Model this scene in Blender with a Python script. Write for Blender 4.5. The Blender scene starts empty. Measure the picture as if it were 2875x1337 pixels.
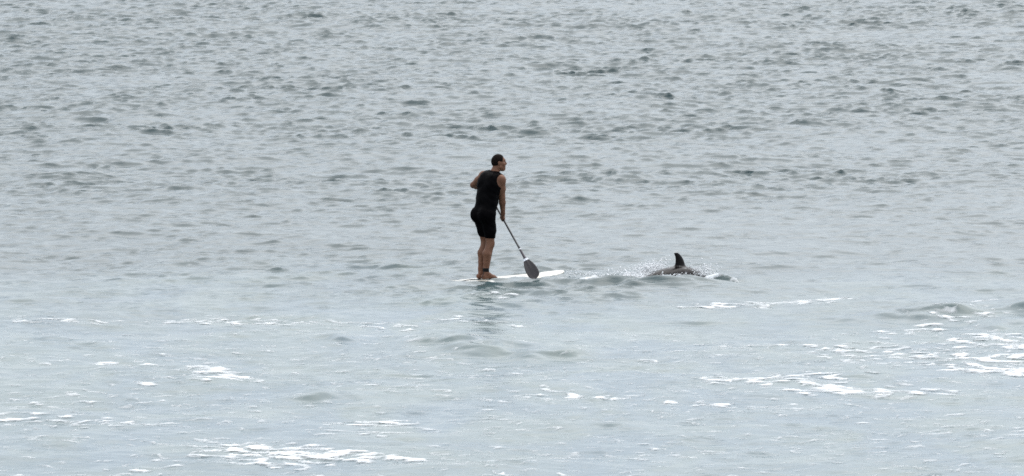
import bpy, math
import numpy as np
from mathutils import Vector, Matrix

# ------------------------------------------------------------------ camera, sky, sun, exposure
sc = bpy.context.scene
COL = sc.collection
R = math.radians

cam_d = bpy.data.cameras.new("camera")
cam_d.sensor_width = 36.0
cam_d.lens = 18.0 / (1437.5 / 21636.0)          # long telephoto, 7.6 degrees across
cam_d.clip_start, cam_d.clip_end = 0.5, 40000.0
cam = bpy.data.objects.new("camera", cam_d)
COL.objects.link(cam)
cam.location = (0.0, 0.0, 9.0)                  # nine metres above the sea, 110 m from the paddler
cam.rotation_euler = (R(90.0 - 4.374), 0.0, 0.0)
sc.camera = cam

SUN_EL, SUN_ROT = R(62.0), R(25.0)              # veiled sun behind the paddler, a little to the right
w = bpy.data.worlds.new("World")
sc.world = w
w.use_nodes = True
nt = w.node_tree
bg = nt.nodes["Background"]
sky = nt.nodes.new("ShaderNodeTexSky")
sky.sky_type = 'NISHITA'
sky.sun_disc = False
sky.sun_elevation, sky.sun_rotation = SUN_EL, SUN_ROT
sky.air_density, sky.dust_density, sky.ozone_density = 1.0, 3.0, 1.0
hs = nt.nodes.new("ShaderNodeHueSaturation")    # thin overcast: little colour left in the sky
hs.inputs["Saturation"].default_value = 0.30
nt.links.new(sky.outputs[0], hs.inputs["Color"])
ov = nt.nodes.new("ShaderNodeMix"); ov.data_type = 'RGBA'    # an even grey cloud sheet over the clear-sky light
ov.inputs["Factor"].default_value = 0.45
ov.inputs["B"].default_value = (5.25, 5.85, 6.5, 1)
nt.links.new(hs.outputs[0], ov.inputs["A"])
nt.links.new(ov.outputs["Result"], bg.inputs[0])
bg.inputs[1].default_value = 0.13

sl = bpy.data.lights.new("sun", 'SUN')
sl.energy, sl.angle, sl.color = 1.0, R(90.0), (1.0, 0.965, 0.92)
sun = bpy.data.objects.new("sun", sl)
COL.objects.link(sun)
sd = Vector((math.sin(SUN_ROT) * math.cos(SUN_EL), math.cos(SUN_ROT) * math.cos(SUN_EL), math.sin(SUN_EL)))
sun.rotation_euler = sd.to_track_quat('Z', 'Y').to_euler()
sun.location = (0, 60, 60)

vs = sc.view_settings
vs.view_transform, vs.look, vs.exposure, vs.gamma = 'Standard', 'None', 0.93, 1.0
vs.use_curve_mapping = False
sc.render.engine = 'CYCLES'
sc.cycles.use_denoising = False
sc.cycles.max_bounces = 5
sc.cycles.filter_width = 1.6

rng = np.random.default_rng(11)

# ------------------------------------------------------------------ helpers
def link(name, me, mat=None, parent=None, smooth=True):
    o = bpy.data.objects.new(name, me)
    COL.objects.link(o)
    if mat: me.materials.append(mat)
    if smooth: me.polygons.foreach_set("use_smooth", np.ones(len(me.polygons), dtype=bool))
    if parent: o.parent = parent
    return o

def tag(o, label=None, category=None, kind=None):
    if label: o["label"] = label
    if category: o["category"] = category
    if kind: o["kind"] = kind
    return o

def np_mesh(name, verts, faces, n):
    """verts (V,3), faces (F,n) -> mesh, fast path"""
    me = bpy.data.meshes.new(name)
    V, F = len(verts), len(faces)
    me.vertices.add(V); me.vertices.foreach_set("co", np.ascontiguousarray(verts, dtype=np.float32).ravel())
    me.loops.add(F * n); me.loops.foreach_set("vertex_index", np.ascontiguousarray(faces, dtype=np.int32).ravel())
    me.polygons.add(F)
    me.polygons.foreach_set("loop_start", np.arange(0, F * n, n, dtype=np.int32))
    me.polygons.foreach_set("loop_total", np.full(F, n, dtype=np.int32))
    me.update(calc_edges=True)
    return me

def mat(name, color, rough=0.6, **kw):
    m = bpy.data.materials.new(name); m.use_nodes = True
    b = m.node_tree.nodes["Principled BSDF"]
    b.inputs["Base Color"].default_value = (*color, 1)
    b.inputs["Roughness"].default_value = rough
    for k, v in kw.items(): b.inputs[k].default_value = v
    return m

def mottle(m, c1, c2, scale, detail=4.0, bump=0.0, bscale=None, lo=0.35, hi=0.65):
    """vary the base colour between c1 and c2 and give a fine relief"""
    t = m.node_tree; N = t.nodes; b = N["Principled BSDF"]
    tc = N.new("ShaderNodeTexCoord")
    nz = N.new("ShaderNodeTexNoise"); nz.inputs["Scale"].default_value = scale; nz.inputs["Detail"].default_value = detail
    rp = N.new("ShaderNodeValToRGB")
    rp.color_ramp.elements[0].position, rp.color_ramp.elements[0].color = lo, (*c1, 1)
    rp.color_ramp.elements[1].position, rp.color_ramp.elements[1].color = hi, (*c2, 1)
    t.links.new(tc.outputs["Object"], nz.inputs["Vector"])
    t.links.new(nz.outputs["Fac"], rp.inputs["Fac"])
    t.links.new(rp.outputs["Color"], b.inputs["Base Color"])
    if bump:
        n2 = N.new("ShaderNodeTexNoise"); n2.inputs["Scale"].default_value = bscale or scale * 4
        t.links.new(tc.outputs["Object"], n2.inputs["Vector"])
        bp = N.new("ShaderNodeBump"); bp.inputs["Strength"].default_value = bump; bp.inputs["Distance"].default_value = 0.01
        t.links.new(n2.outputs["Fac"], bp.inputs["Height"]); t.links.new(bp.outputs["Normal"], b.inputs["Normal"])
    return m

# ------------------------------------------------------------------ the sea: a wind chop of many crossing waves
PX, PY = -0.375, 110.0          # where the paddler stands
DX, DY = 2.36, 110.55           # where the dolphin surfaces

TX, TY, NX, NY = 40.96, 122.88, 1024, 4096      # one patch of wave pattern, larger than what the lens takes in

def wave_patch(bands, spread, heading, seed):
    """random sea from a slope spectrum; bands = (wavelength, log width, slope rms)"""
    g = np.random.default_rng(seed)
    kx = 2 * np.pi * np.fft.fftfreq(NX, TX / NX)[None, :]
    ky = 2 * np.pi * np.fft.fftfreq(NY, TY / NY)[:, None]
    k = np.sqrt(kx * kx + ky * ky); k[0, 0] = 1.0
    th = np.arctan2(kx * math.cos(heading) - ky * math.sin(heading), kx * math.sin(heading) + ky * math.cos(heading))
    direc = np.exp(-0.5 * (th / spread) ** 2) + np.exp(-0.5 * ((np.abs(th) - math.pi) / spread) ** 2)
    noise = np.fft.fft2(g.standard_normal((NY, NX)))
    tot = 0
    for lam0, sg, rms in bands:
        amp = np.sqrt(direc * np.exp(-0.5 * (np.log(k * lam0 / (2 * np.pi)) / sg) ** 2)) / k ** 2    # flat per log k
        amp[0, 0] = 0
        Hh = noise * amp
        sl = math.sqrt(float((np.abs(Hh * k) ** 2).sum())) / (NX * NY)
        tot = tot + Hh * (rms / sl)
    h = np.fft.ifft2(tot).real
    dx = np.fft.ifft2(-1j * tot * kx / k).real
    dy = np.fft.ifft2(-1j * tot * ky / k).real
    return [v.astype(np.float32) for v in (h, -dx, -dy)]

CHOP = wave_patch([(0.20, 0.34, 0.180), (0.36, 0.40, 0.105), (0.95, 0.40, 0.045), (6.0, 0.5, 0.026)], 0.44, R(6), 4)
SMOOTH = wave_patch([(7.0, 0.5, 0.020), (1.1, 0.6, 0.048)], 0.75, R(-8), 9)

def lookup(patch, xs, ys):
    """the patch sampled on the grid xs, ys"""
    u = (xs / TX * NX) % NX; v = (ys / TY * NY) % NY
    i0 = np.floor(u).astype(int); j0 = np.floor(v).astype(int)
    fu = (u - i0).astype(np.float32)[None, :]; fv = (v - j0).astype(np.float32)[:, None]
    i0 %= NX; j0 %= NY; i1 = (i0 + 1) % NX; j1 = (j0 + 1) % NY
    keep = np.clip(0.45 / np.maximum(np.abs(np.gradient(xs))[None, :], np.abs(np.gradient(ys))[:, None]), 0, 1) ** 2   # coarse far tiles carry no chop
    out = []
    for p in patch:
        a = p[np.ix_(j0, i0)] * (1 - fu) + p[np.ix_(j0, i1)] * fu
        c = p[np.ix_(j1, i0)] * (1 - fu) + p[np.ix_(j1, i1)] * fu
        out.append((a * (1 - fv) + c * fv) * keep.astype(np.float32))
    return out

def field(xs, ys, lmin, lmax, seed, n=110, sx=1.0):
    """smooth random field of unit variance (sum of plane waves); sx > 1 stretches it along x"""
    g = np.random.default_rng(seed)
    k = 2 * np.pi / np.exp(g.uniform(math.log(lmin), math.log(lmax), n))
    th = g.uniform(0, 2 * np.pi, n); kx, ky = k * np.cos(th) / sx, k * np.sin(th)
    a = np.full(n, math.sqrt(2.0 / n))
    A = (a[None, :] * np.exp(1j * (ys[:, None] * ky[None, :] + g.uniform(0, 6.283, n)[None, :]))).astype(np.complex64)
    B = np.exp(1j * kx[:, None] * xs[None, :]).astype(np.complex64)
    return (A @ B).real

def sstep(a, b, x):
    t = np.clip((x - a) / (b - a), 0, 1)
    return t * t * (3 - 2 * t)

# humps with a steep side: (x, y, half length, half depth, height, skew in plan)
RIDGES = [
    (1.30, 109.15, 0.48, 0.11, 0.085, 0.10), (1.95, 109.05, 0.45, 0.11, 0.065, -0.08), (2.55, 109.10, 0.48, 0.11, 0.085, 0.05), (3.00, 109.45, 0.32, 0.10, 0.085, 0.15),
    (1.75, 108.75, 0.30, 0.12, 0.045, 0.1), (2.35, 108.65, 0.35, 0.12, 0.045, -0.1), (0.65, 109.30, 0.40, 0.10, 0.045, 0.1),
    (7.0, 104.3, 1.3, 0.70, 0.17, 0.35), (5.2, 103.6, 1.0, 0.36, 0.075, 0.4), (6.6, 102.6, 0.8, 0.35, 0.06, 0.2),
    (-0.3, 98.7, 0.9, 0.65, 0.17, -0.05), (-0.9, 99.8, 0.6, 0.35, 0.09, 0.1), (0.6, 98.0, 0.7, 0.40, 0.08, 0.1),
    (-2.3, 100.2, 0.35, 0.22, 0.055, 0.2), (2.6, 97.3, 0.6, 0.35, 0.05, 0.0), (3.9, 100.6, 0.8, 0.30, 0.05, 0.0),
    (-2.2, 92.2, 0.45, 0.30, 0.06, 0.1), (-6.2, 100.0, 0.8, 0.3, 0.05, -0.1), (1.0, 88.6, 0.6, 0.3, 0.05, 0.0),
    (2.75, 127.2, 0.50, 0.11, 0.034, -0.15), (0.25, 144.5, 0.45, 0.12, 0.042, 0.0), (-8.1, 137.0, 0.65, 0.11, 0.036, -0.05),
]

def sea(xs, ys):
    X, Y = np.meshgrid(xs, ys)
    X = X.astype(np.float32); Y = Y.astype(np.float32)
    # the wind chop dies down in the surf zone, and comes in patches
    gust = np.exp(0.14 * field(xs, ys, 4, 20, 21, sx=1.6) + 0.16 * field(xs, ys, 0.9, 3.0, 23, sx=1.3))
    lee = 0.36 + 0.64 * sstep(98.0, 150.0, Y + 2.5 * field(xs, ys, 6, 20, 22, sx=1.5))
    lee = lee + 0.75 * np.exp(-((X - PX - 0.3) / 1.6) ** 2 - ((Y - 107.6) / 3.0) ** 2)      # extra chop added below the board to break up the man's reflection
    far = 1 / (1 + (np.maximum(Y - 400, 0) / 900) ** 2)
    M = (gust * lee * far).astype(np.float32)
    near = np.exp(-(((X - PX - 0.25) / 1.5) ** 2 + ((Y - PY - 0.1) / 1.3) ** 2))
    M *= (1 - 0.25 * near)
    M += 0.55 * np.exp(-((X - 2.0) / 1.1) ** 2 - ((Y - 109.6) / 0.9) ** 2)                     # water stirred up by the dolphin
    h1, dx1, dy1 = lookup(CHOP, xs, ys)
    h3, dx3, dy3 = lookup(SMOOTH, xs, ys)
    lam = 0.9
    calm = (1 - 0.6 * near)
    x = X + lam * (M * dx1 + calm * dx3)
    y = Y + lam * (M * dy1 + calm * dy3)
    z = M * h1 + calm * h3
    wob = field(xs, ys, 0.5, 1.6, 31) * 0.10
    for (rx, ry, lx, ly, hh, sk) in RIDGES:
        u = (X - rx) / lx
        v = (Y - ry - sk * (X - rx) + wob) / ly
        v = np.where(v > 0, v * 0.55, v * 1.0)           # gentle back, steep face towards the beach
        z = z + hh * np.exp(-u * u - v * v) * (1 + 1.2 * wob)
    z = z - 0.010 * near
    return x, y, z

def axis(segs):
    out = [segs[0][0]]
    for a, b, s0, s1 in segs:
        n = max(2, int(round((b - a) / ((s0 + s1) / 2))))
        t = np.linspace(0, 1, n + 1)
        wts = s0 + (s1 - s0) * (t[:-1] + t[1:]) / 2
        c = np.cumsum(wts); c = c / c[-1]
        out.extend(list(a + (b - a) * c))
    return np.array(out)

xh = axis([(0, 8.2, .044, .044), (8.2, 15, .065, .08), (15, 24, .12, .6), (24, 90, .8, 6), (90, 600, 10, 60), (600, 9000, 100, 1500)])
xs = np.concatenate([-xh[:0:-1], xh])
ys = axis([(-300, 40, 60, 6), (40, 78, 5, .2), (78, 84, .15, .085), (84, 125, .05, .05), (125, 200, .055, .08),
           (200, 260, .2, .8), (260, 700, 1.2, 12), (700, 4000, 20, 200), (4000, 14000, 300, 1500)])
x, y, z = sea(xs, ys)
ny, nx = z.shape
idx = np.arange(ny * nx, dtype=np.int32).reshape(ny, nx)
quads = np.stack([idx[:-1, :-1], idx[:-1, 1:], idx[1:, 1:], idx[1:, :-1]], -1).reshape(-1, 4)
sea_me = np_mesh("water", np.stack([x, y, z], -1).reshape(-1, 3), quads, 4)

m = bpy.data.materials.new("sea_water"); m.use_nodes = True
t = m.node_tree; N = t.nodes; b = N["Principled BSDF"]
b.inputs["IOR"].default_value = 1.333
b.inputs["Roughness"].default_value = 0.21        # wavelets of a few centimetres, below the mesh
geo = N.new("ShaderNodeNewGeometry")
sep = N.new("ShaderNodeSeparateXYZ"); t.links.new(geo.outputs["Position"], sep.inputs[0])
# clear green water outside, milky water full of fine bubbles in the surf zone (a patchy, uneven edge)
nz = N.new("ShaderNodeTexNoise"); nz.inputs["Scale"].default_value = 0.16; nz.inputs["Detail"].default_value = 3
t.links.new(geo.outputs["Position"], nz.inputs["Vector"])
ma = N.new("ShaderNodeMath"); ma.operation = 'MULTIPLY_ADD'; ma.inputs[1].default_value = 22.0; ma.inputs[2].default_value = -11.0
t.links.new(nz.outputs["Fac"], ma.inputs[0])
ad = N.new("ShaderNodeMath"); ad.operation = 'ADD'
t.links.new(sep.outputs["Y"], ad.inputs[0]); t.links.new(ma.outputs[0], ad.inputs[1])
mr = N.new("ShaderNodeMapRange"); mr.interpolation_type = 'SMOOTHSTEP'
mr.inputs["From Min"].default_value = 98.0; mr.inputs["From Max"].default_value = 118.0
t.links.new(ad.outputs[0], mr.inputs["Value"])
mx = N.new("ShaderNodeMix"); mx.data_type = 'RGBA'
silt = N.new("ShaderNodeTexNoise"); silt.inputs["Scale"].default_value = 1.0; silt.inputs["Detail"].default_value = 3; silt.inputs["Distortion"].default_value = 1.2
smp_ = N.new("ShaderNodeMapping"); smp_.inputs["Scale"].default_value = (0.55, 0.30, 1.0); smp_.inputs["Rotation"].default_value = (0, 0, 0.5)
t.links.new(geo.outputs["Position"], smp_.inputs["Vector"]); t.links.new(smp_.outputs[0], silt.inputs["Vector"])
srp = N.new("ShaderNodeValToRGB")
srp.color_ramp.elements[0].position, srp.color_ramp.elements[0].color = 0.38, (0.058, 0.104, 0.128, 1)     # bluish, clearer
srp.color_ramp.elements[1].position, srp.color_ramp.elements[1].color = 0.62, (0.082, 0.122, 0.118, 1)     # greenish, sandy
t.links.new(silt.outputs["Fac"], srp.inputs["Fac"]); t.links.new(srp.outputs["Color"], mx.inputs["A"])
mx.inputs["B"].default_value = (0.034, 0.060, 0.064, 1)
t.links.new(mr.outputs["Result"], mx.inputs["Factor"])
t.links.new(mx.outputs["Result"], b.inputs["Base Color"])
# capillary ripples too small for the mesh
mp = N.new("ShaderNodeMapping"); mp.inputs["Scale"].default_value = (0.8, 1.3, 1.0)
t.links.new(geo.outputs["Position"], mp.inputs["Vector"])
n1 = N.new("ShaderNodeTexNoise"); n1.inputs["Scale"].default_value = 5.5; n1.inputs["Detail"].default_value = 3; n1.inputs["Distortion"].default_value = 0.4
t.links.new(mp.outputs[0], n1.inputs["Vector"])
bp = N.new("ShaderNodeBump"); bp.inputs["Strength"].default_value = 0.38; bp.inputs["Distance"].default_value = 0.02
t.links.new(n1.outputs["Fac"], bp.inputs["Height"]); t.links.new(bp.outputs["Normal"], b.inputs["Normal"])
water = link("water", sea_me, m)
tag(water, kind="structure")

# ------------------------------------------------------------------ foam left on the surface by broken waves
def foam_patch(name, label, x0, x1, y0, y1, env, seed, lift=0.012, step=(0.022, 0.032), lace=(0.20, 0.70), grain=0.45, soft=1.0):
    fx = np.arange(x0, x1, step[0]); fy = np.arange(y0, y1, step[1])
    X, Y = np.meshgrid(fx, fy)
    E = env(X, Y)
    g1 = np.abs(field(fx, fy, lace[0], lace[1], seed, 120, sx=1.5))
    g2 = field(fx, fy, 0.20, 0.5, seed + 1, 120, sx=1.4)
    g3 = field(fx, fy, 0.9, 3.0, seed + 2, 80, sx=2.2)
    g1 = np.minimum(g1, 0.10 + np.abs(field(fx, fy, 0.11, 0.30, seed + 3, 120, sx=1.4)) * 1.25)      # fine flecks beside the lace
    s = E * (1 + 0.45 * g3) + grain * g2 * np.clip(E * 3, 0, 1) - g1 - 0.10
    xx, yy, zz = sea(fx, fy)
    zz = zz + np.where(s > 0, 0.004 + lift * np.minimum(s, 0.8), np.maximum(0.004 + 0.15 * s, -0.03))
    on_ = s > 0
    q = on_[:-1, :-1] | on_[:-1, 1:] | on_[1:, 1:] | on_[1:, :-1]
    id_ = np.arange(zz.size).reshape(zz.shape)
    Q = np.stack([id_[:-1, :-1][q], id_[:-1, 1:][q], id_[1:, 1:][q], id_[1:, :-1][q]], -1)
    used, inv = np.unique(Q.ravel(), return_inverse=True)
    V = np.stack([xx, yy, zz], -1).reshape(-1, 3)[used]
    me = np_mesh(name, V, inv.reshape(-1, 4), 4)
    at_ = me.attributes.new("cover", 'FLOAT', 'POINT')           # how thick the bubbles lie
    at_.data.foreach_set("value", np.clip(s / soft, 0, 1).ravel()[used].astype(np.float32))
    o = link(name, me, FOAM)
    tag(o, label, "foam", "stuff")
    return o

FOAM = mat("sea_foam", (0.86, 0.87, 0.87), 0.85)
mottle(FOAM, (0.66, 0.68, 0.69), (0.84, 0.85, 0.85), 9.0)
_t = FOAM.node_tree
_at = _t.nodes.new("ShaderNodeAttribute"); _at.attribute_name = "cover"
_t.links.new(_at.outputs["Fac"], _t.nodes["Principled BSDF"].inputs["Alpha"])

# streaks of foam on the sea, in metres: (from x, y, to x, y, half depth, strength)
STREAKS = [
    (2.68, 105.30, 3.71, 105.94, 0.45, 1.00), (3.34, 105.42, 3.98, 105.68, 0.40, 0.90), (3.69, 105.94, 4.52, 106.86, 0.38, 1.00),
    (3.32, 104.91, 4.34, 105.81, 0.22, 0.60), (5.74, 97.03, 6.64, 97.69, 0.75, 1.25), (5.87, 95.80, 6.48, 95.27, 0.70, 0.80),
    (6.26, 100.53, 6.75, 99.37, 0.90, 0.80), (4.22, 99.09, 5.26, 97.42, 0.80, 0.70), (4.36, 97.69, 5.85, 96.33, 0.70, 0.65),
    (3.98, 99.60, 4.69, 99.26, 0.40, 0.55), (5.32, 98.53, 5.78, 98.53, 0.60, 0.50), (2.44, 93.72, 3.28, 94.18, 0.35, 0.95),
    (2.98, 93.87, 3.77, 94.28, 0.50, 1.05), (3.57, 94.08, 4.09, 92.72, 0.50, 0.90), (3.37, 92.72, 3.70, 92.47, 0.30, 0.70),
    (-4.05, 85.94, -2.98, 86.02, 0.35, 0.62), (-3.08, 86.37, -2.11, 86.02, 0.75, 1.10), (-2.87, 85.51, -2.51, 85.26, 0.40, 0.80),
    (-1.72, 85.60, -1.19, 85.56, 0.30, 0.80), (-3.91, 96.44, -3.51, 95.01, 0.38, 0.95), (-3.67, 95.27, -3.46, 94.39, 0.40, 0.90),
    (-4.23, 94.08, -3.16, 94.08, 0.28, 0.72), (-4.84, 93.57, -4.17, 93.87, 0.30, 0.50), (-4.16, 103.16, -1.58, 102.19, 0.80, 0.40),
    (-4.53, 103.16, -3.15, 103.53, 0.60, 0.34), (-5.07, 97.09, -4.62, 97.09, 0.30, 0.60), (-1.77, 89.32, -1.38, 89.32, 0.35, 0.75),
    (-2.23, 88.31, -1.50, 87.95, 0.30, 0.60), (-5.99, 89.69, -4.88, 89.04, 0.90, 0.45), (-4.31, 84.93, -3.83, 85.01, 0.35, 0.55),
    (-0.35, 106.33, -0.07, 106.27, 0.30, 0.70), (-0.79, 103.53, 0.06, 103.16, 0.60, 0.45), (-0.26, 102.92, 1.03, 103.84, 0.30, 0.30),
    (5.64, 103.53, 6.53, 105.75, 0.60, 0.42), (4.96, 101.71, 6.28, 103.53, 0.70, 0.42), (1.67, 91.59, 2.42, 91.20, 0.30, 0.62),
    (0.25, 92.57, 1.67, 91.49, 0.60, 0.38), (4.57, 92.72, 5.36, 92.97, 0.70, 0.42), (2.74, 99.37, 3.48, 99.95, 0.50, 0.35),
    (-6.84, 102.61, -4.61, 102.61, 0.90, 0.27)]

def surf_env(X, Y):
    E = 0.17 * (1 - sstep(99, 106, Y)) + 0 * X
    E = np.maximum(E, 0.34 * np.exp(-((X - 5.6) / 2.2) ** 2 - ((Y - 99.0) / 4.0) ** 2))
    for ax, ay, bx, by, hw, st in STREAKS:
        ux, uy = bx - ax, by - ay; L2 = ux * ux + uy * uy
        tt = np.clip(((X - ax) * ux + (Y - ay) * uy) / L2, 0, 1)
        d2 = (X - ax - tt * ux) ** 2 * 2.2 + (Y - ay - tt * uy) ** 2
        E = np.maximum(E, st * np.exp(-d2 / (hw * hw)))
    return np.minimum(E, 0.15 + 0.72 * E)

foam_patch("surf_foam", "thin white foam streaks and flecks drifting on the milky water near the beach", -9.5, 9.5, 80.0, 107.5, surf_env, 51)

def wake_env(X, Y):
    E = 0 * X
    for ax, ay, bx, by, hw, st in [(0.85, 109.75, 1.9, 109.95, .22, .68), (1.4, 110.0, 2.1, 110.2, .34, .85), (2.1, 109.75, 2.95, 109.85, .14, .75),
                                   (1.85, 110.6, 2.2, 110.7, .4, .6), (2.95, 109.85, 3.15, 109.60, .16, .6), (2.0, 109.35, 2.9, 109.6, .25, .36), (3.2, 109.3, 3.5, 109.2, .12, .4)]:
        ux, uy = bx - ax, by - ay; L2 = ux * ux + uy * uy
        tt = np.clip(((X - ax) * ux + (Y - ay) * uy) / L2, 0, 1)
        E = np.maximum(E, st * np.exp(-((X - ax - tt * ux) ** 2 + (Y - ay - tt * uy) ** 2) / (hw * hw)))
    return E
foam_patch("wake_foam", "white churned foam of the wake trailing left of the dolphin", 0.2, 4.0, 108.4, 112.0, wake_env, 77, lift=0.02, step=(0.014, 0.022), lace=(0.12, 0.5), soft=0.8)

# ------------------------------------------------------------------ solid modelling by distance fields, meshed with surface nets
class Field:
    def __init__(self, lo, hi, h):
        self.h = h; self.lo = np.array(lo, float)
        self.n = np.ceil((np.array(hi) - self.lo) / h).astype(int) + 1
        self.ax = [(self.lo[i] + h * np.arange(self.n[i])).astype(np.float32) for i in range(3)]
        self.d = np.full(self.n, 0.5, np.float32)
    def copy(self):
        f = Field.__new__(Field); f.h, f.lo, f.n, f.ax = self.h, self.lo, self.n, self.ax; f.d = self.d.copy(); return f
    def win(self, lo, hi):
        sl = []
        for i in range(3):
            a = max(0, int((lo[i] - self.lo[i]) / self.h)); c = min(self.n[i], int((hi[i] - self.lo[i]) / self.h) + 2)
            sl.append(slice(a, max(c, a)))
        P = np.meshgrid(*[self.ax[i][sl[i]] for i in range(3)], indexing='ij', sparse=True)
        return tuple(sl), P
    def union(self, sl, d, k):
        a = self.d[sl]
        if k > 0:
            hh = np.clip(0.5 + 0.5 * (a - d) / k, 0, 1)
            self.d[sl] = a * (1 - hh) + d * hh - k * hh * (1 - hh)
        else:
            self.d[sl] = np.minimum(a, d)
    def cone(self, a, c, ra, rc, k=0.02):
        a = np.array(a, float); c = np.array(c, float); m_ = max(ra, rc) + 0.07
        sl, (X, Y, Z) = self.win(np.minimum(a, c) - m_, np.maximum(a, c) + m_)
        u = c - a; L2 = float(u @ u) + 1e-9
        tt = np.clip(((X - a[0]) * u[0] + (Y - a[1]) * u[1] + (Z - a[2]) * u[2]) / L2, 0, 1)
        d = np.sqrt((X - a[0] - tt * u[0]) ** 2 + (Y - a[1] - tt * u[1]) ** 2 + (Z - a[2] - tt * u[2]) ** 2) - (ra + (rc - ra) * tt)
        self.union(sl, d.astype(np.float32), k)
    def ell(self, c, r, k=0.02, yaw=0.0, pitch=0.0, roll=0.0):
        c = np.array(c, float); m_ = max(r) + 0.07
        sl, (X, Y, Z) = self.win(c - m_, c + m_)
        Mx = (Matrix.Rotation(yaw, 3, 'Z') @ Matrix.Rotation(pitch, 3, 'Y') @ Matrix.Rotation(roll, 3, 'X')).transposed()
        x_, y_, z_ = X - c[0], Y - c[1], Z - c[2]
        q = [(Mx[i][0] * x_ + Mx[i][1] * y_ + Mx[i][2] * z_) / r[i] for i in range(3)]
        k0 = np.sqrt(q[0] ** 2 + q[1] ** 2 + q[2] ** 2)
        k1 = np.sqrt((q[0] / r[0]) ** 2 + (q[1] / r[1]) ** 2 + (q[2] / r[2]) ** 2) + 1e-6
        d = k0 * (k0 - 1) / k1
        self.union(sl, d.astype(np.float32), k)
    def mesh(self, name, d=None):
        d = self.d if d is None else d
        ins = d < 0
        s = sum(ins[i:ins.shape[0] - 1 + i, j:ins.shape[1] - 1 + j, l:ins.shape[2] - 1 + l].astype(np.int8)
                for i in (0, 1) for j in (0, 1) for l in (0, 1))
        act = np.argwhere((s > 0) & (s < 8))
        acc = np.zeros((len(act), 3)); cnt = np.zeros(len(act))
        corners = [(i, j, l) for i in (0, 1) for j in (0, 1) for l in (0, 1)]
        for c0 in corners:
            for ax_ in range(3):
                if c0[ax_]: continue
                c1 = list(c0); c1[ax_] = 1
                v0 = d[act[:, 0] + c0[0], act[:, 1] + c0[1], act[:, 2] + c0[2]]
                v1 = d[act[:, 0] + c1[0], act[:, 1] + c1[1], act[:, 2] + c1[2]]
                cr = (v0 < 0) != (v1 < 0)
                tt = np.where(cr, v0 / np.where(v0 - v1 == 0, 1, v0 - v1), 0)
                p = np.tile(np.array(c0, float), (len(act), 1)); p[:, ax_] = tt
                acc[cr] += p[cr]; cnt[cr] += 1
        V = self.lo + (act + acc / cnt[:, None]) * self.h
        cid = np.full(s.shape, -1, np.int64); cid[tuple(act.T)] = np.arange(len(act))
        faces = []
        for ax_ in range(3):
            a1, a2 = (ax_ + 1) % 3, (ax_ + 2) % 3
            lo = [slice(1, -1)] * 3; lo[ax_] = slice(0, -1)
            hi = list(lo); hi[ax_] = slice(1, None)
            i0, i1 = ins[tuple(lo)], ins[tuple(hi)]
            e = np.argwhere(i0 != i1)
            flip = ~i0[tuple(e.T)]
            off = np.array([1, 1, 1]); off[ax_] = 0
            e = e + off
            def cell(d1, d2):
                q = e.copy(); q[:, a1] -= d1; q[:, a2] -= d2
                return cid[q[:, 0], q[:, 1], q[:, 2]]
            f = np.stack([cell(1, 1), cell(0, 1), cell(0, 0), cell(1, 0)], -1)
            f[flip] = f[flip][:, ::-1]
            faces.append(f)
        F = np.concatenate(faces); F = F[(F >= 0).all(1)]
        return np_mesh(name, V, F, 4)

def bezier_tube(name, pts, r, mat_, parent=None, seg=10):
    """tube through points (Catmull-Rom), radius r or list of radii"""
    pts = [Vector(p) for p in pts]
    P = []; RR = []
    rs = r if isinstance(r, (list, tuple)) else [r] * len(pts)
    for i in range(len(pts) - 1):
        p0, p1, p2, p3 = pts[max(i - 1, 0)], pts[i], pts[i + 1], pts[min(i + 2, len(pts) - 1)]
        for j in range(6):
            u = j / 6
            P.append(0.5 * ((2 * p1) + (-p0 + p2) * u + (2 * p0 - 5 * p1 + 4 * p2 - p3) * u * u + (-p0 + 3 * p1 - 3 * p2 + p3) * u ** 3))
            RR.append(rs[i] * (1 - u) + rs[i + 1] * u)
    P.append(pts[-1]); RR.append(rs[-1])
    V = []; F = []
    up = Vector((0.3, 0.2, 1)).normalized()
    for i, p in enumerate(P):
        tdir = (P[min(i + 1, len(P) - 1)] - P[max(i - 1, 0)]).normalized()
        a = tdir.cross(up)
        if a.length < 1e-3: a = tdir.cross(Vector((1, 0, 0)))
        a.normalize(); b_ = tdir.cross(a)
        for s_ in range(seg):
            an = 2 * math.pi * s_ / seg
            V.append(p + RR[i] * (math.cos(an) * a + math.sin(an) * b_))
    for i in range(len(P) - 1):
        for s_ in range(seg):
            F.append((i * seg + s_, i * seg + (s_ + 1) % seg, (i + 1) * seg + (s_ + 1) % seg, (i + 1) * seg + s_))
    F.append(tuple(range(seg - 1, -1, -1))); F.append(tuple(range((len(P) - 1) * seg, len(P) * seg)))
    me = bpy.data.meshes.new(name); me.from_pydata([tuple(v) for v in V], [], F); me.update()
    return link(name, me, mat_, parent)

# ------------------------------------------------------------------ the paddler (x right, y away, z up; feet on z = 0)
YAW = R(40)
def B(f, l, z, x0=0.0, y0=0.0):
    return (x0 + 0.766 * f - 0.643 * l, y0 + 0.643 * f + 0.766 * l, z)

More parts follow.
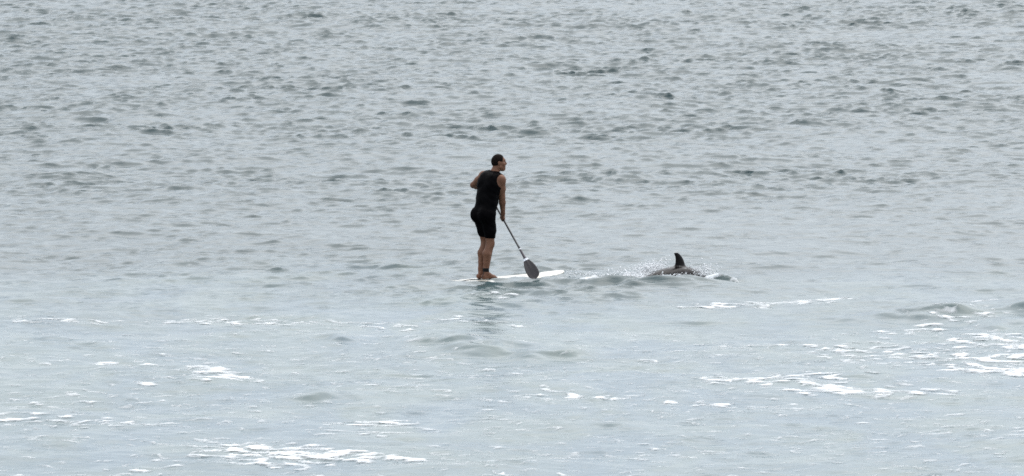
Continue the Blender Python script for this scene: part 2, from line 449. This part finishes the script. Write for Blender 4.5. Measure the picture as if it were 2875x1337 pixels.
SKIN = mottle(mat("skin", (0.30, 0.17, 0.125), 0.55), (0.145, 0.066, 0.038), (0.205, 0.098, 0.060), 14.0, bump=0.15, bscale=120)
HAIR = mottle(mat("dark_hair", (0.02, 0.013, 0.01), 0.6), (0.005, 0.0035, 0.003), (0.016, 0.010, 0.008), 60, bump=0.8, bscale=180)
NEO = mottle(mat("black_vest_fabric", (0.014, 0.013, 0.015), 0.55), (0.0015, 0.0014, 0.0017), (0.0032, 0.003, 0.0035), 9, bump=0.6, bscale=16)
LYC = mottle(mat("black_shorts_fabric", (0.006, 0.005, 0.006), 0.6), (0.0015, 0.0013, 0.0016), (0.003, 0.0026, 0.003), 10, bump=0.4, bscale=18)

for _m in (NEO, LYC): _m.node_tree.nodes['Principled BSDF'].inputs['Specular IOR Level'].default_value = 0.02
HAIR.node_tree.nodes['Principled BSDF'].inputs['Specular IOR Level'].default_value = 0.04
for _m in (SKIN,): _m.node_tree.nodes['Principled BSDF'].inputs['Specular IOR Level'].default_value = 0.25
FLD = Field((-0.30, -0.26, -0.02), (0.42, 0.72, 1.82), 0.0065)
hipR, hipL = B(-.02, -.088, .90, -.01), B(-.02, .088, .90, -.01)
kneR, kneL = (.060, -.045, .505), (-.008, .085, .510)
ankR, ankL = (.004, -.075, .085), (-.070, .022, .085)
for hip, kne, ank, sg in ((hipR, kneR, ankR, -1), (hipL, kneL, ankL, 1)):
    G = FLD
    hip, kne, ank = np.array(hip), np.array(kne), np.array(ank)
    mid = hip * .5 + kne * .5 + np.array([.012, .01, 0])
    G.cone(hip, mid, .098, .083, .03); G.cone(mid, kne, .082, .057, .03)
    G.ell(kne + np.array([.018, .012, 0]), (.045, .045, .055), .03, YAW)           # knee cap
    cal = kne * .66 + ank * .34 + np.array([-.028, -.022, 0])
    G.cone(kne, cal, .052, .058, .03)
    G.cone(cal, ank + np.array([-.004, -.003, .06]), .055, .035, .03)
    G.cone(kne + np.array([.012, .01, -.02]), ank + np.array([.004, .004, .03]), .043, .033, .02)   # shin
    G.cone(ank + np.array([-.004, -.003, .06]), ank, .036, .036, .02)
    # foot
    fy = R(34) if sg < 0 else R(44)
    fd = np.array([math.cos(fy), math.sin(fy), 0]); sd_ = np.array([-fd[1], fd[0], 0])
    heel = ank - fd * .038; heel[2] = .034
    G.ell(heel, (.043, .034, .036), .025, fy)
    inst = ank + fd * .05; inst[2] = .052
    ball = ank + fd * .125; ball[2] = .026
    G.cone(ank, inst, .037, .032, .02); G.cone(inst, ball, .034, .024, .03)
    G.ell(ball, (.045, .047, .022), .02, fy); G.cone(heel, ball, .03, .024, .02)
    for ti, (off, ln, rr) in enumerate(((-.032, .062, .0145), (-.012, .062, .0105), (.005, .056, .010), (.021, .049, .0095), (.036, .040, .009))):
        o_ = sd_ * off * (-sg) * -1 if sg > 0 else sd_ * off * -1
        p0 = ball + o_ + fd * .015; p1 = ball + o_ + fd * ln
        p0[2] = .018; p1[2] = .012
        G.cone(p0, p1, rr * 1.05, rr, .005)
# pelvis, belly, chest, leaning a little towards the bow
FLD.ell(B(-.012, 0, .95, -.005), (.125, .168, .13), .05, YAW)
for l_ in (-.08, .08): FLD.ell(B(-.085, l_, .915, -.005), (.092, .095, .105), .04, YAW)
FLD.ell(B(.02, 0, 1.08, .0), (.132, .165, .13), .06, YAW)
FLD.ell((.022, .035, 1.17), (.132, .166, .14), .06, R(41))
FLD.ell((.050, .060, 1.30), (.134, .180, .16), .06, R(42), R(8))
for l_ in (-1, 1): FLD.ell((.058 + l_ * .062, .058 - l_ * .066, 1.36), (.115, .10, .13), .05, R(43), R(10))     # back muscles
FLD.ell((.088, .088, 1.435), (.105, .165, .085), .06, R(43), R(8), R(5))
TORSO = FLD.copy()
shR, shL = np.array((.215, -.018, 1.425)), np.array((-.022, .215, 1.462))
nb = np.array((.108, .108, 1.475))
FLD.cone(nb, (.165, .136, 1.60), .066, .060, .03)
for s_ in (shR, shL): FLD.cone(nb * .6 + s_ * .4 + np.array([0, 0, .01]), s_ + np.array([0, 0, .005]), .058, .055, .04)   # trapezius
SHOULD = FLD.copy()
# right arm: hangs down to the shaft; left arm: elbow out, hand on the grip
elR, wrR, haR = np.array((.232, .055, 1.155)), np.array((.246, .135, .925)), np.array((.243, .183, .850))
elL, wrL, haL = np.array((-.180, .350, 1.318)), np.array((-.045, .520, 1.268)), np.array((.003, .575, 1.252))
for sh, el, wr in ((shR, elR, wrR), (shL, elL, wrL)):
    FLD.ell(sh + (el - sh) * .10, (.066, .066, .074), .035)
    FLD.cone(sh, sh * .5 + el * .5, .063, .057, .03); FLD.cone(sh * .5 + el * .5, el, .057, .044, .03)
    fa = el * .7 + wr * .3
    FLD.cone(el, fa, .044, .047, .02); FLD.cone(fa, wr, .046, .030, .02)

SH_DIR = (haR - haL) / np.linalg.norm(haR - haL)          # the paddle's shaft runs through both hands
def grip(center, wrist, u, spread=.021, rs=.0155):
    p = wrist - center; p = p - u * (p @ u); p /= np.linalg.norm(p)
    q = np.cross(u, p)
    palm = center + p * .034
    FLD.cone(wrist, palm, .027, .026, .02)
    FLD.cone(palm - u * .030, palm + u * .030, .020, .019, .012)
    for i, o_ in enumerate((-1.5, -.5, .5, 1.5)):
        rr = (.0095, .0100, .0098, .0085)[i]
        base = center + u * (o_ * spread); last = None
        ra = rs + rr
        for a in np.linspace(R(35), R((255, 265, 260, 245)[i]), 7):
            pt = base + ra * (math.cos(a) * p * (1.35 if a < 1.2 else 1) + math.sin(a) * q)
            if last is not None: FLD.cone(last, pt, rr, rr * .97, .004)
            last = pt
    last = None
    for a in np.linspace(R(-25), R(-150), 5):
        pt = center + u * (-.040 + .012 * (a / R(-150))) + (rs + .011) * (math.cos(a) * p * 1.2 + math.sin(a) * q)
        if last is not None: FLD.cone(last, pt, .0115, .0105, .005)
        last = pt
grip(haR, wrR, SH_DIR)
grip(haL, wrL, np.cross(SH_DIR, [0.2, 0.1, 1.0]) / np.linalg.norm(np.cross(SH_DIR, [0.2, 0.1, 1.0])), rs=.017)

# head, turned to look past the bow
HY = R(14); hf = np.array([math.cos(HY), math.sin(HY), 0]); hl = np.array([-hf[1], hf[0], 0]); hz = np.array([0, 0, 1.])
hc = np.array((.182, .142, 1.672))
def H(f, l, z): return hc + hf * (f * 1.06) + hl * l + hz * z
FLD.ell(H(-.004, 0, 0), (.097, .076, .100), .02, HY, R(6))
FLD.ell(H(.034, 0, -.062), (.064, .063, .072), .03, HY)
FLD.ell(H(.064, 0, -.112), (.032, .032, .028), .03, HY)                 # chin
FLD.cone(H(.0, -.052, -.075), H(.055, -.028, -.115), .022, .020, .02)   # jaw line
FLD.cone(H(.0, .052, -.075), H(.055, .028, -.115), .022, .020, .02)
FLD.ell(H(.078, 0, .018), (.016, .052, .016), .02, HY)                  # brow
FLD.cone(H(.090, 0, -.004), H(.105, 0, -.036), .011, .0135, .012)       # nose
FLD.ell(H(.094, 0, -.042), (.014, .018, .010), .008, HY)
FLD.ell(H(.088, 0, -.070), (.011, .024, .007), .006, HY)                # lips
FLD.ell(H(.086, 0, -.083), (.011, .021, .0075), .006, HY)
for s_ in (-1, 1):
    FLD.ell(H(-.008, s_ * .077, -.020), (.020, .008, .033), .008, HY + s_ * R(-18), R(8))    # ear
    FLD.ell(H(.055, s_ * .048, -.035), (.024, .020, .022), .02, HY)                          # cheek

me = FLD.mesh("person")
DECK = 0.004
person = link("person", me, SKIN)
person.location = (PX, PY, DECK)
tag(person, "barefoot man in black sleeveless vest and black shorts, paddling while standing on the board", "person")

Xg, Yg, Zg = np.meshgrid(*FLD.ax, indexing='ij', sparse=True)
def ball_cut(c, r): return r - np.sqrt((Xg - c[0]) ** 2 + (Yg - c[1]) ** 2 + (Zg - c[2]) ** 2)
ripv = 0.003 * np.sin(Zg * 55 + Xg * 20) * np.sin(Xg * 30 - Yg * 24 + Zg * 15)
# vest: the torso's own surface, 9 mm out, open at arms, neck and hem
vd = np.maximum(np.minimum(TORSO.d, SHOULD.d) - .010 - ripv, 0.975 - Zg + 0 * Xg)
vd = np.maximum(vd, ball_cut(shR + np.array([.035, -.040, -.022]), .100))
vd = np.maximum(vd, ball_cut(shL + np.array([-.030, .030, -.018]), .088))
vd = np.maximum(vd, ball_cut((.150, .134, 1.565), .098))
vest = link("vest", FLD.mesh("vest", vd.astype(np.float32)), NEO, person)
sdn = np.maximum(TORSO.d - .008 + ripv, 0.592 - Zg - 0.05 * (Xg - Yg)); sdn = np.maximum(sdn, Zg - 1.0)
shorts = link("shorts", FLD.mesh("shorts", sdn.astype(np.float32)), LYC, person)
# short hair: back and top of the head
ff = (Xg - hc[0]) * hf[0] + (Yg - hc[1]) * hf[1]; ll = (Xg - hc[0]) * hl[0] + (Yg - hc[1]) * hl[1]; zz_ = Zg - hc[2]
CR = Field(FLD.lo, FLD.lo + FLD.h * (FLD.n - 1), FLD.h)
CR.ell(H(-.006, 0, .001), (.102, .081, .106), 0, HY, R(6))
line = np.minimum(.048 - ff + .35 * np.maximum(zz_ - .03, 0), zz_ + .060)
line = np.minimum(line, np.where(ff > -.025, zz_ - .000 - .0 * ff, 1.0))
hd = np.maximum(CR.d, -line)
hair = link("hair", FLD.mesh("hair", hd.astype(np.float32)), HAIR, person)
EYE = mat("eye", (0.05, 0.035, 0.03), 0.15)
for s_ in (-1, 1):
    ef = Field(H(.07, s_ * .031, .0) - .02, H(.07, s_ * .031, .0) + .02, .002)
    ef.ell(H(.0775, s_ * .031, -.006), (.011, .012, .011), 0)
    link("eye", ef.mesh("eye"), EYE, person)

# ------------------------------------------------------------------ the board under his feet
def board_mesh():
    n, mseg = 60, 28
    f0, f1 = -1.15, 1.45
    V, F = [], []
    for i in range(n + 1):
        t_ = i / n
        f = f0 + (f1 - f0) * t_
        u = 2 * t_ - 1
        hw_ = 0.29 * max(0.0, 1 - abs(u + .05 if u < 0 else u) ** (2.6 if u > 0 else 3.6)) ** 0.5 if abs(u) < 1 else 0.0
        hw_ = max(hw_, 0.012)
        th = 0.050 * (1 - abs(u) ** 4) + 0.006
        zc = 0.008 * f + 0.036 * max(0, (f - .45)) ** 1.8 - (0.030 * max(0, -f - .45) ** 1.3)
        for j in range(mseg):
            an = 2 * math.pi * j / mseg
            ca, sa = math.cos(an), math.sin(an)
            l = hw_ * math.copysign(abs(ca) ** .55, ca)
            zz = math.copysign(abs(sa) ** .75, sa) * (th if sa < 0 else th * .9)
            V.append(B(f, l, zc - th * .9 + zz))
    for i in range(n):
        for j in range(mseg):
            F.append((i * mseg + j, (i + 1) * mseg + j, (i + 1) * mseg + (j + 1) % mseg, i * mseg + (j + 1) % mseg))
    F.append(tuple(range(mseg))); F.append(tuple(range((n + 1) * mseg - 1, n * mseg - 1, -1)))
    me = bpy.data.meshes.new("hull"); me.from_pydata(V, [], F); me.update()
    return me
BOARD = mottle(mat("board_gelcoat", (0.82, 0.78, 0.70), 0.25), (0.60, 0.54, 0.44), (0.68, 0.65, 0.58), 2.2)
board = bpy.data.objects.new("paddleboard", None); COL.objects.link(board)
board.location = (PX, PY, DECK - 0.001)
tag(board, "white stand up paddleboard lying awash under the man's bare feet", "paddleboard")
link("hull", board_mesh(), BOARD, board)
DARK = mat("black_rubber", (0.004, 0.004, 0.0045), 0.6, **{"Specular IOR Level": 0.2})
fme = bpy.data.meshes.new("fin")
prof = [(-1.0, -.11), (-.78, -.10), (-.92, -.22), (-1.02, -.30), (-1.06, -.30), (-1.03, -.2)]
fv = [B(f, s_ * .005, z_) for s_ in (-1, 1) for f, z_ in prof]; k_ = len(prof)
fme.from_pydata(fv, [], [tuple(range(k_)), tuple(range(2 * k_ - 1, k_ - 1, -1))] + [(i, i + k_, (i + 1) % k_ + k_, (i + 1) % k_) for i in range(k_)]); fme.update()
link("fin", fme, DARK, board, smooth=False)

# leash: cuff on the near ankle, cord back along the deck
leash = bpy.data.objects.new("ankle_leash", None); COL.objects.link(leash)
leash.location = (PX, PY, DECK)
tag(leash, "black leash strapped round the man's near ankle, cord trailing to the board", "leash")
CF = Field((ankR[0] - .08, ankR[1] - .08, .09), (ankR[0] + .08, ankR[1] + .08, .20), .004)
ca = np.array(ankR) + np.array([-.001, 0, .018]); cb = np.array(ankR) + np.array([-.004, -.003, .070])
CF.cone(ca, cb, .046, .047, 0)
xx_, yy_, zz2 = np.meshgrid(*CF.ax, indexing='ij', sparse=True)
cd = np.maximum(CF.d, np.maximum(.105 - zz2, zz2 - .158))
link("cuff", CF.mesh("cuff", cd.astype(np.float32)), DARK, leash)
bezier_tube("cord", [(ankR[0] - .03, ankR[1] - .04, .115), (ankR[0] - .05, ankR[1] - .09, .05), (ankR[0] - .09, ankR[1] - .13, .008), (-.22, -.22, .003), B(-.55, -.1, -.006), B(-.8, -.02, -.05), B(-1.02, 0, -.07)], .0045, DARK, leash)

# ------------------------------------------------------------------ the paddle
paddle = bpy.data.objects.new("paddle", None); COL.objects.link(paddle)
paddle.location = (PX, PY, DECK)
tag(paddle, "long dark paddle with rounded grey blade held in the man's hands", "paddle")
SHAFT = mottle(mat("carbon_shaft", (0.06, 0.06, 0.062), 0.35), (0.025, 0.025, 0.026), (0.05, 0.05, 0.052), 12)
BLADE = mottle(mat("blade_grey", (0.055, 0.047, 0.05), 0.4), (0.014, 0.0105, 0.011), (0.024, 0.018, 0.019), 8)
WHITE = mat("white_band", (0.75, 0.76, 0.80), 0.4)
top = haL - SH_DIR * .01
tipd = SH_DIR
Lr = np.linalg.norm(haR - top)
def on(s): return tuple(top + SH_DIR * s)
TIP = (0.062 - haR[2]) / SH_DIR[2] + Lr           # along the shaft to the blade's end
NECK = TIP - .41
bezier_tube("shaft", [on(0.0), on(Lr), on(NECK - .16)], .0145, SHAFT, paddle, 12)
bezier_tube("ferrule", [on(NECK - .165), on(NECK - .15)], .0175, WHITE, paddle, 12)
bezier_tube("sleeve", [on(NECK - .15), on(NECK - .06), on(NECK + .03)], [.0165, .0175, .020], mat("dark_sleeve", (.04, .03, .04), .4), paddle, 12)
gd = np.cross(SH_DIR, [0.2, 0.1, 1.0]); gd /= np.linalg.norm(gd)
bezier_tube("grip", [tuple(top - gd * .055), tuple(top - gd * .03), tuple(top), tuple(top + gd * .03), tuple(top + gd * .055)], [.012, .016, .018, .016, .012], DARK, paddle, 12)
def blade_mesh(name, s0, s1, th, lift):
    """teardrop blade, slightly dished, facing the beach"""
    u = Vector(SH_DIR); wv = u.cross(Vector((0, -1, 0.25))).normalized(); nv = wv.cross(u).normalized()
    V, F = [], []; n, mseg = 26, 13
    rows = []
    for i in range(n + 1):
        t_ = i / n; s_ = s0 + (s1 - s0) * t_
        q = (s_ - NECK) / (TIP - NECK)
        wd = .019 + .068 * (math.sin(min(max(q, 0) / .66, 1) * math.pi / 2) ** 1.15)
        if q > .72: wd *= math.sqrt(max(0.0, 1 - ((q - .72) / .28) ** 2.6))
        wd = max(wd, .004)
        for sg in (1, -1):
            for j in range(mseg):
                v = 2 * j / (mseg - 1) - 1
                p = Vector(on(s_)) + wv * (v * wd) + nv * (-.030 * q * q + .012 * v * v * min(q * 2, 1) + sg * (th * (1 - v * v) + .0015 + lift + .006 * max(0, 1 - abs(v) * 4) * (1 - q)))
                V.append(p)
    row = 2 * mseg
    for i in range(n):
        a, c = i * row, (i + 1) * row
        for j in range(mseg - 1):
            F.append((a + j, a + j + 1, c + j + 1, c + j)); F.append((a + mseg + j + 1, a + mseg + j, c + mseg + j, c + mseg + j + 1))
        F.append((a, c, c + mseg, a + mseg)); F.append((a + mseg - 1, a + row - 1, c + row - 1, c + mseg - 1))
    F.append(tuple(range(mseg)) + tuple(range(row - 1, mseg - 1, -1)))
    e = n * row; F.append(tuple(range(e + mseg, e + row)) + tuple(range(e + mseg - 1, e - 1, -1)))
    me = bpy.data.meshes.new(name); me.from_pydata([tuple(p) for p in V], [], F); me.update()
    return me
bl = link("blade", blade_mesh("blade", NECK, TIP, .005, 0), BLADE, paddle)
link("neck_band", blade_mesh("neck_band", NECK + .03, NECK + .07, .006, .003), WHITE, bl)

# ------------------------------------------------------------------ the dolphin, arched, heading right and away
DYAW = R(42)
DF = Field((-1.35, -.45, -1.05), (1.25, .45, .50), .0125)
def spine(xp): return .155 - (xp - .03) ** 2 / (2.6 if xp < .03 else 1.5)     # line of the back
def rad(xp):
    q = (xp + 1.2) / 2.2
    return .235 * max(.12, math.sin(min(max(q, 0.03), .97) * math.pi) ** .75)
last = None
for xp in np.linspace(-1.15, .92, 22):
    r_ = rad(xp); c = (xp, 0, spine(xp) - r_)
    if last is not None: DF.cone(last[0], c, last[1], r_, .02)
    last = (c, r_)
hd_ = np.array((.98, 0, spine(.98) - .16))
DF.cone(hd_, hd_ + np.array([.14, 0, -.10]), .06, .028, .05)          # beak
tl = np.array((-1.2, 0, spine(-1.2) - .05))
for s_ in (-1, 1):
    DF.ell(tl + np.array([-.03, s_ * .16, -.02]), (.09, .19, .02), .03, s_ * R(-28), R(-35))     # flukes
    DF.ell(np.array((.55, s_ * .26, spine(.55) - .36)), (.09, .20, .025), .03, s_ * R(-35), 0, s_ * R(-35))   # flippers
# dorsal fin, swept back: outline in the body's mid plane, rounded section
X3, Y3, Z3 = np.meshgrid(*DF.ax, indexing='ij', sparse=True)
hgt = .205
q = (Z3 - (spine(.05) - .03)) / (hgt + .03)
qc = np.clip(q, 0, 1)
lead = .180 - .030 * qc - .115 * qc ** 2.8
trail = -.030 + .030 * np.sin(qc * 2.6) - .035 * qc ** 3
midx = (lead + trail) / 2; hw2 = np.maximum((lead - trail) / 2, .008)
thick = .032 * (1 - qc) + .012
df = np.sqrt(((X3 - midx) / hw2) ** 2 + (Y3 / thick) ** 2) - 1
df = df * np.minimum(thick, hw2) * .9
df = np.maximum(df, np.maximum((q - 1) * hgt, -q * hgt - .05))
DF.union((slice(None),) * 3, df.astype(np.float32), .035)
DOL = mottle(mat("wet_dolphin_skin", (0.035, 0.03, 0.032), 0.22), (0.004, 0.0033, 0.0036), (0.010, 0.0082, 0.009), 7, bump=0.25, bscale=30)
DOL.node_tree.nodes['Principled BSDF'].inputs['Specular IOR Level'].default_value = 0.08
dol = link("dolphin", DF.mesh("dolphin"), DOL)
dol.location = (DX, DY, -0.024); dol.rotation_euler = (0, 0, DYAW)
tag(dol, "dark grey dolphin breaking the surface, curved dorsal fin and wet back showing", "dolphin")

# ------------------------------------------------------------------ spray thrown up round the dolphin
def spray(name, label, n, sampler, rmin, rmax, seed, mat_):
    g = np.random.default_rng(seed)
    base = np.array([(1, 0, 0), (-1, 0, 0), (0, 1, 0), (0, -1, 0), (0, 0, 1), (0, 0, -1)], float)
    tri = np.array([(0, 2, 4), (2, 1, 4), (1, 3, 4), (3, 0, 4), (2, 0, 5), (1, 2, 5), (3, 1, 5), (0, 3, 5)])
    P = np.array([sampler(g) for _ in range(n)])
    r_ = rmin * (rmax / rmin) ** (g.random(n) ** 2.2)
    st = 1 + 2.0 * g.random(n)
    ang = g.normal(R(28), .35, n)                    # drops fly up and forward
    dirv = np.stack([np.cos(ang), g.normal(0, .3, n), np.sin(ang)], -1); dirv /= np.linalg.norm(dirv, axis=1)[:, None]
    V = base[None] * r_[:, None, None]
    proj = (V * dirv[:, None, :]).sum(-1, keepdims=True)
    V = V + proj * dirv[:, None, :] * (st[:, None, None] - 1) + P[:, None, :]
    T = tri[None] + (np.arange(n) * 6)[:, None, None]
    o = link(name, np_mesh(name, V.reshape(-1, 3), T.reshape(-1, 3), 3), mat_)
    tag(o, label, "spray", "stuff")
    return o
SPRAY = bpy.data.materials.new("water_spray"); SPRAY.use_nodes = True
_t = SPRAY.node_tree; _t.nodes.remove(_t.nodes["Principled BSDF"])
_a = _t.nodes.new("ShaderNodeBsdfDiffuse"); _b = _t.nodes.new("ShaderNodeBsdfTranslucent"); _m = _t.nodes.new("ShaderNodeMixShader")
_a.inputs[0].default_value = _b.inputs[0].default_value = (0.92, 0.93, 0.94, 1)
_t.links.new(_a.outputs[0], _m.inputs[1]); _t.links.new(_b.outputs[0], _m.inputs[2]); _t.links.new(_m.outputs[0], _t.nodes["Material Output"].inputs[0])
_g = np.random.default_rng(8)
JETS = []
for _ in range(26):             # ragged jets flung up and backwards, tallest next to the fin
    a_ = _g.beta(2.2, 1.3)
    JETS.append((DX - .80 + .72 * a_, DY + .28 + _g.normal(0, .08), -.05 - .22 * _g.random(), (.03 + .20 * a_ ** 1.5) * _g.uniform(.35, 1.25)))
def smp(g):
    u = g.random()
    if u < .60:      # jets thrown up behind the back
        bx, by, hx, hz_ = JETS[int(g.integers(len(JETS)))]
        tj = g.random() ** 1.6; w_ = .012 + .05 * tj
        return (bx + hx * tj + g.normal(0, w_), by + g.normal(0, .06 + w_), max(.0, hz_ * (1.7 * tj - .7 * tj * tj) * .9 + g.normal(0, w_ * .6)))
    if u < .80:      # low wash along the back
        xx = DX - .75 + .9 * g.random()
        return (xx, DY - .15 + g.normal(0, .16), abs(g.normal(0, .028)))
    if u < .815:      # water running off the back
        xp, yl = -.55 + .95 * g.random(), -.02 - .17 * g.random(); r_ = rad(xp)
        zl = spine(xp) - r_ + math.sqrt(max(r_ * r_ - yl * yl, 0)) + .002 - .03
        return (DX + math.cos(DYAW) * xp - math.sin(DYAW) * yl, DY + math.sin(DYAW) * xp + math.cos(DYAW) * yl, zl)
    if u < .94:      # ahead of the fin
        return (DX + .36 + g.normal(0, .12), DY + .15 + g.normal(0, .2), abs(g.normal(0, .07)))
    xx = DX - 1.6 + 1.1 * g.random()
    return (xx, DY - .3 + g.normal(0, .25), abs(g.normal(0, .05)))
spray("water_spray", "white spray and droplets thrown up around the dolphin's back", 6500, smp, .0018, .012, 5, SPRAY)
